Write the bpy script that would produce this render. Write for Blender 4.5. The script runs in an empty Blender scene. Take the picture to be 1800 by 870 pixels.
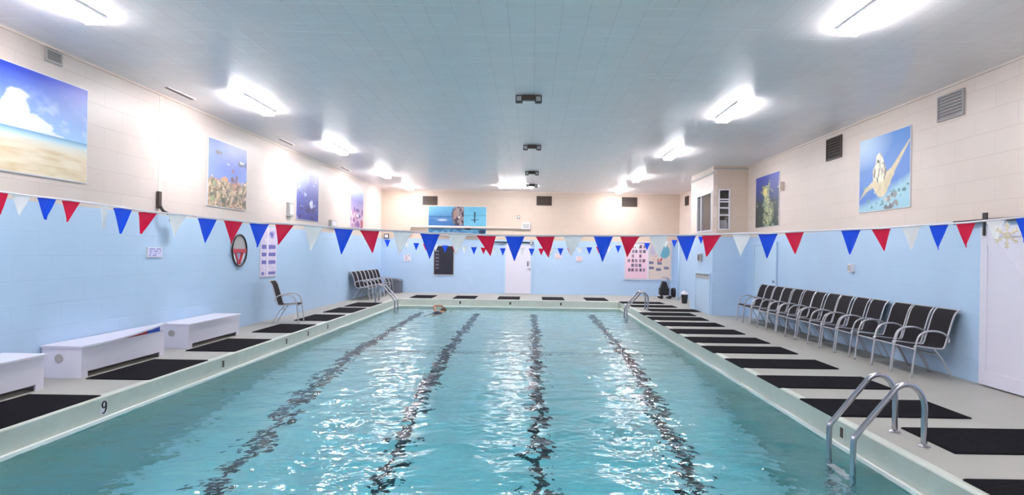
import bpy, math, random
import numpy as np
from mathutils import Vector, Matrix
random.seed(7)
PI = math.pi
SC = bpy.context.scene
COL = SC.collection

# ------------------------------------------------------------------ camera, world, exposure
F, VX, VY, ROLL, EYE = 1130.0, 934.0, 446.0, math.radians(0.88), 1.65
cam_d = bpy.data.cameras.new('camera'); cam = bpy.data.objects.new('camera', cam_d); COL.objects.link(cam)
cam_d.sensor_width = 36.0; cam_d.lens = F/1800*36.0
cam_d.shift_x = -(VX-900)/1800; cam_d.shift_y = (VY-435)/1800
cam_d.clip_start = 0.05; cam_d.clip_end = 200
cam.matrix_world = Matrix.Translation((0, 0, EYE)) @ Matrix.Rotation(PI/2, 4, 'X') @ Matrix.Rotation(ROLL, 4, 'Z')
SC.camera = cam
w = bpy.data.worlds.new('world'); SC.world = w; w.use_nodes = True
w.node_tree.nodes['Background'].inputs[0].default_value = (.8, .85, 1, 1)
w.node_tree.nodes['Background'].inputs[1].default_value = 0.3
SC.view_settings.view_transform = 'Standard'; SC.view_settings.look = 'None'
SC.view_settings.gamma = 1.0; SC.view_settings.use_curve_mapping = False
SC.view_settings.exposure = 0.6
LAMP = 48.0                      # strength of the fluorescent diffusers
cy = SC.cycles
cy.max_bounces = 14; cy.diffuse_bounces = 6; cy.glossy_bounces = 5; cy.transmission_bounces = 10
cy.sample_clamp_indirect = 0.0; cy.blur_glossy = 1.0
cy.use_denoising = True

# ------------------------------------------------------------------ the room's measures (metres; deck top is z = 0)
XL, XR, YF, YN, ZC = -6.14, 6.04, 26.3, -3.0, 4.186
PXL, PXR, PYF, PYN = -4.70, 3.17, 22.7, 0.6          # pool edges
ZW = -0.265                                          # water
ZP = 2.2                                             # height of the blue paint
BX, BY0, BY1 = 5.07, 18.0, 20.5                      # booth

def unroll(px, py):
    dx, dy = px-VX, py-VY; c, s = math.cos(ROLL), math.sin(ROLL)
    return dx*c+dy*s, -dx*s+dy*c
def onL(px, py):
    x, y = unroll(px, py); Y = F*XL/x; return Y, EYE - y*Y/F
def onR(px, py, X=XR):
    x, y = unroll(px, py); Y = F*X/x; return Y, EYE - y*Y/F
def onF(px, py, Y=YF):
    x, y = unroll(px, py); return x*Y/F, EYE - y*Y/F

# ------------------------------------------------------------------ mesh helpers
class MB:
    def __init__(s): s.v = []; s.f = []; s.mi = []; s.cur = 0
    def add(s, vs, fs):
        n = len(s.v); s.v += [tuple(p) for p in vs]; s.f += [tuple(i+n for i in q) for q in fs]; s.mi += [s.cur]*len(fs)
    def box(s, x0, x1, y0, y1, z0, z1):
        x0, x1 = min(x0, x1), max(x0, x1); y0, y1 = min(y0, y1), max(y0, y1); z0, z1 = min(z0, z1), max(z0, z1)
        s.add([(x0,y0,z0),(x1,y0,z0),(x1,y1,z0),(x0,y1,z0),(x0,y0,z1),(x1,y0,z1),(x1,y1,z1),(x0,y1,z1)],
              [(0,3,2,1),(4,5,6,7),(0,1,5,4),(1,2,6,5),(2,3,7,6),(3,0,4,7)])
    def prism(s, poly, a0, a1, axis='y'):
        """poly of 2-D points extruded along an axis. y: (x,z); x: (y,z); z: (x,y)"""
        def P(p, a): return {'y': (p[0], a, p[1]), 'x': (a, p[0], p[1]), 'z': (p[0], p[1], a)}[axis]
        n = len(poly); vs = [P(p, a0) for p in poly]+[P(p, a1) for p in poly]
        fs = [tuple(range(n)), tuple(range(2*n-1, n-1, -1))]
        fs += [(i, i+n, (i+1) % n+n, (i+1) % n) for i in range(n)]
        s.add(vs, fs)
    def tube(s, pts, r, seg=10, smooth=0, cap=True):
        P = [Vector(p) for p in pts]
        if smooth: P = catmull(P, smooth)
        t0 = (P[1]-P[0]).normalized(); up = Vector((0,0,1)) if abs(t0.z) < .9 else Vector((1,0,0))
        n = t0.cross(up).normalized(); vs = []; fs = []
        for i, p in enumerate(P):
            t = (P[min(i+1, len(P)-1)]-P[max(i-1, 0)]).normalized()
            n = (n-t*n.dot(t)).normalized(); b = t.cross(n)
            rr = r[i] if isinstance(r, (list, tuple)) else r
            for k in range(seg):
                a = 2*PI*k/seg; vs.append(p+(n*math.cos(a)+b*math.sin(a))*rr)
        for i in range(len(P)-1):
            for k in range(seg):
                k2 = (k+1) % seg; fs.append((i*seg+k, i*seg+k2, (i+1)*seg+k2, (i+1)*seg+k))
        if cap: fs += [tuple(range(seg))[::-1], tuple(range((len(P)-1)*seg, len(P)*seg))]
        s.add(vs, fs)
    def cyl(s, p0, p1, r, seg=16): s.tube([p0, p1], r, seg)
    def lathe(s, prof, seg=24, c=(0,0,0)):
        vs = []; fs = []
        for r, z in prof:
            for k in range(seg):
                a = 2*PI*k/seg; vs.append((c[0]+r*math.cos(a), c[1]+r*math.sin(a), c[2]+z))
        for i in range(len(prof)-1):
            for k in range(seg):
                k2 = (k+1) % seg; fs.append((i*seg+k, i*seg+k2, (i+1)*seg+k2, (i+1)*seg+k))
        fs += [tuple(range(seg))[::-1], tuple(range((len(prof)-1)*seg, len(prof)*seg))]
        s.add(vs, fs)
    def build(s, name, mats, parent=None, smooth=False, bevel=0, recalc=True):
        me = bpy.data.meshes.new(name); me.from_pydata(s.v, [], s.f)
        mats = mats if isinstance(mats, (list, tuple)) else [mats]
        for m in mats: me.materials.append(m)
        me.polygons.foreach_set('material_index', s.mi)
        if smooth: me.polygons.foreach_set('use_smooth', [True]*len(s.f))
        if recalc:
            import bmesh
            bm = bmesh.new(); bm.from_mesh(me); bmesh.ops.recalc_face_normals(bm, faces=bm.faces); bm.to_mesh(me); bm.free()
        o = bpy.data.objects.new(name, me); COL.objects.link(o)
        if parent: o.parent = parent
        if bevel:
            b = o.modifiers.new('bevel', 'BEVEL'); b.width = bevel; b.segments = 2; b.limit_method = 'ANGLE'
        return o
def catmull(P, k):
    out = []
    for i in range(len(P)-1):
        a, b, c, d = P[max(i-1,0)], P[i], P[i+1], P[min(i+2, len(P)-1)]
        for j in range(k):
            t = j/k
            out.append(.5*((2*b)+(c-a)*t+(2*a-5*b+4*c-d)*t*t+(3*b-a-3*c+d)*t**3))
    return out+[P[-1]]
def tag(o, label=None, cat=None, group=None, kind=None):
    if label: o['label'] = label
    if cat: o['category'] = cat
    if group: o['group'] = group
    if kind: o['kind'] = kind
    return o
def thing(name, label, cat, loc=(0,0,0), rz=0, group=None):
    o = bpy.data.objects.new(name, None); COL.objects.link(o); o.location = loc; o.rotation_euler = (0,0,rz)
    o.empty_display_size = .1
    return tag(o, label, cat, group)
def dup(root, loc, rz, label):
    r = root.copy(); COL.objects.link(r); r.location = loc; r.rotation_euler = (0,0,rz); r['label'] = label
    for ch in list(root.children):
        c = ch.copy(); COL.objects.link(c); c.parent = r
        for g in list(ch.children):
            d = g.copy(); COL.objects.link(d); d.parent = c
    return r
def struct(o): o['kind'] = 'structure'; return o
ORD = ['first','second','third','fourth','fifth','sixth','seventh','eighth','ninth','tenth','eleventh','twelfth','thirteenth','fourteenth']

# ------------------------------------------------------------------ materials
def mat(name, col, rough=.5, metal=0, spec=.5, bump=None, var=0, vscale=3.0):
    m = bpy.data.materials.new(name); m.use_nodes = True; nt = m.node_tree; b = nt.nodes['Principled BSDF']
    b.inputs['Base Color'].default_value = (*col, 1); b.inputs['Roughness'].default_value = rough
    b.inputs['Metallic'].default_value = metal; b.inputs['Specular IOR Level'].default_value = spec
    tc = nt.nodes.new('ShaderNodeTexCoord')
    if var:
        n = nt.nodes.new('ShaderNodeTexNoise'); n.inputs['Scale'].default_value = vscale; n.inputs['Detail'].default_value = 5
        mx = nt.nodes.new('ShaderNodeMix'); mx.data_type = 'RGBA'
        nt.links.new(tc.outputs['Object'], n.inputs['Vector']); nt.links.new(n.outputs['Fac'], mx.inputs['Factor'])
        mx.inputs[6].default_value = (*[c*(1-var) for c in col], 1); mx.inputs[7].default_value = (*[min(1, c*(1+var)) for c in col], 1)
        nt.links.new(mx.outputs[2], b.inputs['Base Color'])
    if bump:
        n2 = nt.nodes.new('ShaderNodeTexNoise'); n2.inputs['Scale'].default_value = bump[0]; n2.inputs['Detail'].default_value = 4
        bp = nt.nodes.new('ShaderNodeBump'); bp.inputs['Strength'].default_value = bump[1]; bp.inputs['Distance'].default_value = .01
        nt.links.new(tc.outputs['Object'], n2.inputs['Vector']); nt.links.new(n2.outputs['Fac'], bp.inputs['Height'])
        nt.links.new(bp.outputs['Normal'], b.inputs['Normal'])
    return m
def emit(name, col, s):
    m = bpy.data.materials.new(name); m.use_nodes = True; b = m.node_tree.nodes['Principled BSDF']
    b.inputs['Base Color'].default_value = (.9,.9,.9,1)
    b.inputs['Emission Color'].default_value = (*col, 1); b.inputs['Emission Strength'].default_value = s
    return m

def block_wall(name, along, top, low):
    """painted concrete block: courses .2 m high and .4 m long, cream above the paint line"""
    m = bpy.data.materials.new(name); m.use_nodes = True; nt = m.node_tree; N = nt.nodes; Lk = nt.links
    b = N['Principled BSDF']; b.inputs['Roughness'].default_value = .42
    g = N.new('ShaderNodeNewGeometry'); sx = N.new('ShaderNodeSeparateXYZ'); Lk.new(g.outputs['Position'], sx.inputs[0])
    cb = N.new('ShaderNodeCombineXYZ'); Lk.new(sx.outputs[along], cb.inputs[0]); Lk.new(sx.outputs[2], cb.inputs[1])
    br = N.new('ShaderNodeTexBrick'); Lk.new(cb.outputs[0], br.inputs['Vector'])
    br.inputs['Scale'].default_value = 1.0; br.inputs['Brick Width'].default_value = .8; br.inputs['Row Height'].default_value = .305
    br.inputs['Mortar Size'].default_value = .006; br.inputs['Mortar Smooth'].default_value = .6
    br.inputs['Color1'].default_value = (1,1,1,1); br.inputs['Color2'].default_value = (.975,.975,.975,1); br.inputs['Mortar'].default_value = (.89,.88,.87,1)
    no = N.new('ShaderNodeTexNoise'); no.inputs['Scale'].default_value = 1.6; no.inputs['Detail'].default_value = 6; Lk.new(g.outputs['Position'], no.inputs['Vector'])
    mr = N.new('ShaderNodeMapRange'); mr.inputs[3].default_value = .93; mr.inputs[4].default_value = 1.05; Lk.new(no.outputs['Fac'], mr.inputs[0])
    st = N.new('ShaderNodeMath'); st.operation = 'GREATER_THAN'; st.inputs[1].default_value = ZP; Lk.new(sx.outputs[2], st.inputs[0])
    mx = N.new('ShaderNodeMix'); mx.data_type = 'RGBA'; mx.inputs[6].default_value = (*low, 1); mx.inputs[7].default_value = (*top, 1); Lk.new(st.outputs[0], mx.inputs['Factor'])
    m1 = N.new('ShaderNodeMix'); m1.data_type = 'RGBA'; m1.blend_type = 'MULTIPLY'
    jf = N.new('ShaderNodeMapRange'); jf.inputs[3].default_value = .35; jf.inputs[4].default_value = 1; Lk.new(st.outputs[0], jf.inputs[0]); Lk.new(jf.outputs[0], m1.inputs['Factor'])
    Lk.new(mx.outputs[2], m1.inputs[6]); Lk.new(br.outputs['Color'], m1.inputs[7])
    m2 = N.new('ShaderNodeMix'); m2.data_type = 'RGBA'; m2.blend_type = 'MULTIPLY'; m2.inputs['Factor'].default_value = 1
    Lk.new(m1.outputs[2], m2.inputs[6]); Lk.new(mr.outputs[0], m2.inputs[7]); Lk.new(m2.outputs[2], b.inputs['Base Color'])
    inv = N.new('ShaderNodeMath'); inv.operation = 'SUBTRACT'; inv.inputs[0].default_value = 1; Lk.new(br.outputs['Fac'], inv.inputs[1])
    fn = N.new('ShaderNodeTexNoise'); fn.inputs['Scale'].default_value = 45; Lk.new(g.outputs['Position'], fn.inputs['Vector'])
    ad = N.new('ShaderNodeMath'); ad.operation = 'MULTIPLY_ADD'; ad.inputs[1].default_value = .2; Lk.new(fn.outputs['Fac'], ad.inputs[0]); Lk.new(inv.outputs[0], ad.inputs[2])
    bp = N.new('ShaderNodeBump'); bp.inputs['Strength'].default_value = .35; bp.inputs['Distance'].default_value = .004
    Lk.new(ad.outputs[0], bp.inputs['Height']); Lk.new(bp.outputs['Normal'], b.inputs['Normal'])
    return m
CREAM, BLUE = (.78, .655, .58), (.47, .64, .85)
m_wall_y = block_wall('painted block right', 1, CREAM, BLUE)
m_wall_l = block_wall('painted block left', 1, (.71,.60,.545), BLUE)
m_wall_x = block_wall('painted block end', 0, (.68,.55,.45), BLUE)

def ceiling_mat():
    m = bpy.data.materials.new('ceiling pans'); m.use_nodes = True; nt = m.node_tree; N = nt.nodes; Lk = nt.links
    b = N['Principled BSDF']; b.inputs['Roughness'].default_value = .34
    g = N.new('ShaderNodeNewGeometry')
    br = N.new('ShaderNodeTexBrick'); Lk.new(g.outputs['Position'], br.inputs['Vector']); br.offset = 0
    br.inputs['Scale'].default_value = 1; br.inputs['Brick Width'].default_value = .2865; br.inputs['Row Height'].default_value = .2865
    br.inputs['Mortar Size'].default_value = .004; br.inputs['Mortar Smooth'].default_value = .3
    br.inputs['Color1'].default_value = (.86,.79,.79,1); br.inputs['Color2'].default_value = (.89,.82,.82,1); br.inputs['Mortar'].default_value = (.74,.66,.68,1)
    # glints of light painted into the cross joints as paler streaks here and there
    sp = N.new('ShaderNodeSeparateXYZ'); Lk.new(g.outputs['Position'], sp.inputs[0])
    dv = N.new('ShaderNodeMath'); dv.operation = 'DIVIDE'; dv.inputs[1].default_value = .2865; Lk.new(sp.outputs[1], dv.inputs[0])
    fr = N.new('ShaderNodeMath'); fr.operation = 'FRACT'; Lk.new(dv.outputs[0], fr.inputs[0])
    lt = N.new('ShaderNodeMath'); lt.operation = 'LESS_THAN'; lt.inputs[1].default_value = .05; Lk.new(fr.outputs[0], lt.inputs[0])
    wm = N.new('ShaderNodeMapping'); wm.inputs['Scale'].default_value = (.9, 3.5, 1); Lk.new(g.outputs['Position'], wm.inputs[0])
    wn = N.new('ShaderNodeTexNoise'); wn.inputs['Scale'].default_value = 1.2; Lk.new(wm.outputs[0], wn.inputs['Vector'])
    wr = N.new('ShaderNodeMapRange'); wr.inputs[1].default_value = .48; wr.inputs[2].default_value = .6; Lk.new(wn.outputs['Fac'], wr.inputs[0])
    mu = N.new('ShaderNodeMath'); mu.operation = 'MULTIPLY'; Lk.new(lt.outputs[0], mu.inputs[0]); Lk.new(wr.outputs[0], mu.inputs[1])
    mm = N.new('ShaderNodeMix'); mm.data_type = 'RGBA'; mm.inputs[7].default_value = (1,.98,.98,1); Lk.new(mu.outputs[0], mm.inputs['Factor']); Lk.new(br.outputs['Color'], mm.inputs[6])
    Lk.new(mm.outputs[2], b.inputs['Base Color'])
    # each pan sits at its own slight tilt, so that some edges catch the light
    inv = N.new('ShaderNodeMath'); inv.operation = 'SUBTRACT'; inv.inputs[0].default_value = 1; Lk.new(br.outputs['Fac'], inv.inputs[1])
    mp = N.new('ShaderNodeMapping'); mp.inputs['Scale'].default_value = (1.2, 9, 1); Lk.new(g.outputs['Position'], mp.inputs[0])
    no = N.new('ShaderNodeTexNoise'); no.inputs['Scale'].default_value = 1; no.inputs['Detail'].default_value = 4; Lk.new(mp.outputs[0], no.inputs['Vector'])
    ad = N.new('ShaderNodeMath'); ad.operation = 'MULTIPLY_ADD'; ad.inputs[1].default_value = .7; Lk.new(no.outputs['Fac'], ad.inputs[0]); Lk.new(inv.outputs[0], ad.inputs[2])
    bp = N.new('ShaderNodeBump'); bp.inputs['Strength'].default_value = .4; bp.inputs['Distance'].default_value = .008
    Lk.new(ad.outputs[0], bp.inputs['Height']); Lk.new(bp.outputs['Normal'], b.inputs['Normal'])
    return m
m_ceil = ceiling_mat()
m_deck = mat('deck concrete', (.41,.40,.36), .5, bump=(60,.25), var=.10, vscale=2.2)
m_coping = mat('coping', (.60,.63,.56), .4, bump=(30,.2), var=.10, vscale=6)
m_whiteline = mat('white tile strip', (.96,.96,.91), .3)
m_basin = mat('pool plaster', (.95,.97,.96), .6, var=.03, vscale=1.5)
m_poolwall = mat('green pool wall', (.52,.66,.58), .5, var=.1, vscale=2)
m_lane = mat('black lane tile', (.012,.014,.025), .4)
m_white = mat('white gloss paint', (.74,.73,.78), .35)
m_whitewood = mat('white painted wood', (.72,.70,.80), .4, bump=(18,.08))
m_cream = mat('cream paint', CREAM, .5)
m_bluepaint = mat('blue paint', BLUE, .4)
m_palebluedoor = mat('pale blue door paint', (.50,.67,.84), .35)
m_black = mat('black plastic', (.015,.015,.018), .4)
m_slot = mat('dark void', (.02,.02,.02), .9)
m_rubber = mat('black rubber', (.010,.009,.014), .8, spec=.2, bump=(90,.5))
m_sling = mat('charcoal mesh sling', (.012,.010,.014), .75, spec=.25, bump=(200,.4))
m_tube = mat('grey painted steel', (.50,.50,.54), .32, metal=.4)
m_chrome = mat('stainless steel', (.50,.50,.55), .24, metal=1)
m_bronze = mat('bronze grille', (.07,.05,.04), .5)
m_grey = mat('grey grille', (.40,.37,.36), .5)
m_greybox = mat('grey plastic', (.45,.44,.43), .5)
m_wicker = mat('grey woven resin', (.15,.17,.21), .6, bump=(60,.8), var=.3, vscale=30)
m_red = mat('red plastic', (.55,.02,.05), .4)
m_bluep = mat('blue plastic', (.02,.10,.60), .4)
m_gold = mat('glitter gold', (.86,.78,.58), .4)
m_skin = mat('skin', (.48,.25,.16), .5)
m_trunks = mat('dark swimwear', (.03,.04,.08), .6)
m_diff = emit('lit diffuser', (1.0,.97,1.0), LAMP)
m_glass = bpy.data.materials.new('window glass'); m_glass.use_nodes = True
_b = m_glass.node_tree.nodes['Principled BSDF']; _b.inputs['Transmission Weight'].default_value = .95; _b.inputs['Roughness'].default_value = .03; _b.inputs['IOR'].default_value = 1.1
def flagmat(name, col):
    m = bpy.data.materials.new(name); m.use_nodes = True; nt = m.node_tree; N = nt.nodes; b = N['Principled BSDF']
    b.inputs['Base Color'].default_value = (*col, 1); b.inputs['Roughness'].default_value = .3
    tr = N.new('ShaderNodeBsdfTranslucent'); tr.inputs[0].default_value = (*col, 1)
    mx = N.new('ShaderNodeMixShader'); mx.inputs[0].default_value = .48
    nt.links.new(b.outputs[0], mx.inputs[1]); nt.links.new(tr.outputs[0], mx.inputs[2]); nt.links.new(mx.outputs[0], N['Material Output'].inputs[0])
    return m
FLAG = {'b': flagmat('blue vinyl', (.012,.10,.90)), 'r': flagmat('red vinyl', (.82,.012,.07)), 'w': flagmat('white vinyl', (.97,.99,1.0))}
FNAME = {'b': 'blue pennant', 'r': 'red pennant', 'w': 'white pennant'}

def water_mat():
    m = bpy.data.materials.new('pool water'); m.use_nodes = True; nt = m.node_tree; N = nt.nodes; Lk = nt.links
    N.remove(N['Principled BSDF']); out = N['Material Output']
    fr = N.new('ShaderNodeFresnel'); fr.inputs['IOR'].default_value = 1.333
    rf = N.new('ShaderNodeBsdfRefraction'); rf.inputs['IOR'].default_value = 1.333; rf.inputs['Roughness'].default_value = 0
    gl = N.new('ShaderNodeBsdfGlossy'); gl.inputs['Roughness'].default_value = .0
    mx = N.new('ShaderNodeMixShader')
    tc = N.new('ShaderNodeTexCoord'); mp = N.new('ShaderNodeMapping'); mp.inputs['Scale'].default_value = (6, 11, 1)
    no = N.new('ShaderNodeTexNoise'); no.inputs['Detail'].default_value = 2; no.inputs['Scale'].default_value = 1
    bp = N.new('ShaderNodeBump'); bp.inputs['Strength'].default_value = 1.0; bp.inputs['Distance'].default_value = .014
    Lk.new(tc.outputs['Object'], mp.inputs[0]); Lk.new(mp.outputs[0], no.inputs['Vector']); Lk.new(no.outputs['Fac'], bp.inputs['Height'])
    for n in (fr, rf, gl): Lk.new(bp.outputs['Normal'], n.inputs['Normal'])
    Lk.new(fr.outputs[0], mx.inputs[0]); Lk.new(rf.outputs[0], mx.inputs[1]); Lk.new(gl.outputs[0], mx.inputs[2]); Lk.new(mx.outputs[0], out.inputs['Surface'])
    va = N.new('ShaderNodeVolumeAbsorption'); va.inputs['Color'].default_value = (.0,.87,.985,1); va.inputs['Density'].default_value = .21
    Lk.new(va.outputs[0], out.inputs['Volume'])
    return m
m_water = water_mat()

# ------------------------------------------------------------------ room shell
def deck():
    b = MB()
    e = .10
    b.box(XL, PXL-e, YN, YF, -.3, 0); b.box(PXR+e, XR, YN, YF, -.3, 0)
    b.box(PXL-e, PXR+e, PYF+e, YF, -.3, 0); b.box(PXL-e, PXR+e, YN, PYN-e, -.3, 0)
    return struct(b.build('floor', m_deck))
deck()
def coping():
    b = MB(); rings = []
    prof = [(.10,-.001),(.03,.006),(.008,.0),(.0,-.012),(.0,-.228)]
    for off, z in prof:
        rings.append([(PXL-off,PYN-off,z),(PXR+off,PYN-off,z),(PXR+off,PYF+off,z),(PXL-off,PYF+off,z)])
    vs = [p for r in rings for p in r]; fs = []
    for i in range(len(rings)-1):
        for k in range(4):
            k2 = (k+1) % 4; fs.append((i*4+k, i*4+k2, (i+1)*4+k2, (i+1)*4+k))
    b.add(vs, fs); b.build('pool_coping', m_coping)['kind'] = 'structure'
    t = MB(); z0, z1, d = -.262, -.224, .04
    t.box(PXL, PXL+d, PYN, PYF, z0, z1); t.box(PXR-d, PXR, PYN, PYF, z0, z1)
    t.box(PXL+d, PXR-d, PYF-d, PYF, z0, z1); t.box(PXL+d, PXR-d, PYN, PYN+d, z0, z1)
    t.build('trim_1', m_whiteline)['kind'] = 'structure'
coping()
BOT = [(PYN,-2.75),(8.5,-2.75),(13.6,-1.32),(PYF,-1.12)]
def bz(y):
    for (a, za), (c, zc) in zip(BOT, BOT[1:]):
        if a <= y <= c: return za+(zc-za)*(y-a)/(c-a)
    return BOT[-1][1]
def basin():
    b = MB(); vs = []
    for y, z in BOT: vs += [(PXL,y,z),(PXR,y,z),(PXR,y,-.23),(PXL,y,-.23)]
    fs = []
    for i in range(3):
        a = i*4; c = a+4; fs += [(a,a+1,c+1,c),(a+1,a+2,c+2,c+1),(a+3,a,c,c+3)]
    fs += [(0,3,2,1),(12,13,14,15)]
    b.add(vs, fs); b.mi = [0,1,1,0,1,1,0,1,1,1,1]; o = b.build('pool_basin', [m_basin, m_poolwall], recalc=False); o['kind'] = 'structure'
    for X in (-3.65,-1.76,.13,2.02):
        l = MB(); ys = [1.6, 8.5, 13.6, 21.6]
        for y0, y1 in zip(ys, ys[1:]):
            z0, z1 = bz(y0)+.004, bz(y1)+.004
            l.add([(X-.10,y0,z0),(X+.10,y0,z0),(X+.10,y1,z1),(X-.10,y1,z1)], [(0,1,2,3)])
        l.build('lane_line', m_lane, o, recalc=False)
    l = MB(); y = 13.6; l.add([(PXL,y-.05,bz(y-.05)+.006),(PXR,y-.05,bz(y-.05)+.006),(PXR,y+.05,bz(y+.05)+.006),(PXL,y+.05,bz(y+.05)+.006)], [(0,1,2,3)])
    l.build('slope_line', m_lane, o, recalc=False)
basin()
def water():
    e = .0
    x0, x1, y0, y1 = PXL+.0, PXR-.0, PYN+.0, PYF-.0
    nx, ny = 330, 930
    xs = np.linspace(x0, x1, nx); ys = np.linspace(y0, y1, ny); X, Y = np.meshgrid(xs, ys)
    rng = np.random.RandomState(4); Z = np.zeros_like(X)
    for i in range(46):
        lam = .11*(.9/.11)**(rng.rand()**1.2); k = 2*PI/lam
        th = rng.normal(PI/2, .60) if i % 3 else rng.rand()*2*PI
        slope = .018*(lam/.3)**-.25
        wx = .25*np.sin(X*.9+i)+.25*np.sin(Y*.7+2*i)
        Z += slope/k*np.sin(k*(X*math.cos(th)+Y*math.sin(th))+rng.rand()*6.3+wx*2)
    Z = ZW+Z
    V = np.stack([X, Y, Z], -1).reshape(-1, 3)
    q = np.arange(nx*ny).reshape(ny, nx)
    faces = np.stack([q[:-1,:-1], q[:-1,1:], q[1:,1:], q[1:,:-1]], -1).reshape(-1, 4)
    # skirt and bottom close the body of water
    loop = list(q[0,:])+list(q[1:,-1])+list(q[-1,-2::-1])+list(q[-2:0:-1,0])
    n0 = len(V); V = np.vstack([V, np.array([[V[i][0], V[i][1], -3.0] for i in loop])])
    n = len(loop); fl = faces.tolist()
    for i in range(n): fl.append([int(loop[i]), n0+i, n0+(i+1) % n, int(loop[(i+1) % n])])
    fl.append(list(range(n0, n0+n))[::-1])
    # grow the skirt into the shell so that the plaster is always met first
    me = bpy.data.meshes.new('water'); V[n0:,0] += np.where(V[n0:,0] <= x0+1e-6, -.03, np.where(V[n0:,0] >= x1-1e-6, .03, 0))
    V[n0:,1] += np.where(V[n0:,1] <= y0+1e-6, -.03, np.where(V[n0:,1] >= y1-1e-6, .03, 0))
    me.from_pydata(V.tolist(), [], fl); me.materials.append(m_water)
    sm = [True]*len(faces)+[False]*(len(fl)-len(faces)); me.polygons.foreach_set('use_smooth', sm)
    o = bpy.data.objects.new('water', me); COL.objects.link(o)
    tag(o, 'rippled clear blue pool water with pale light glints', 'water', kind='stuff')
water()

def shell():
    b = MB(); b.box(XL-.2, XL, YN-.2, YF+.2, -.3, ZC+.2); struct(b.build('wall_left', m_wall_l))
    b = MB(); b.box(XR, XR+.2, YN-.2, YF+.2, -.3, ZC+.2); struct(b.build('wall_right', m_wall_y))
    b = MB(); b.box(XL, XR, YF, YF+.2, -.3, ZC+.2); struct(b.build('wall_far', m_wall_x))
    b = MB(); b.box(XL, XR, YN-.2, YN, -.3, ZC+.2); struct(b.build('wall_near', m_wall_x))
    b = MB(); b.box(XL, XR, YN, YF, ZC, ZC+.2); struct(b.build('ceiling', m_ceil))
    # small cove where the ceiling meets the walls
    b = MB(); s = .03
    b.box(XL, XL+s, YN, YF, ZC-.03, ZC); b.box(XR-s, XR, YN, YF, ZC-.03, ZC); b.box(XL+s, XR-s, YF-s, YF, ZC-.03, ZC)
    struct(b.build('trim_2', m_cream))
    # pier strip on left wall
    b = MB(); b.box(XL, XL+.004, 10.55, 10.66, ZP, ZC-.03); struct(b.build('trim_3', m_cream))
shell()

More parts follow.
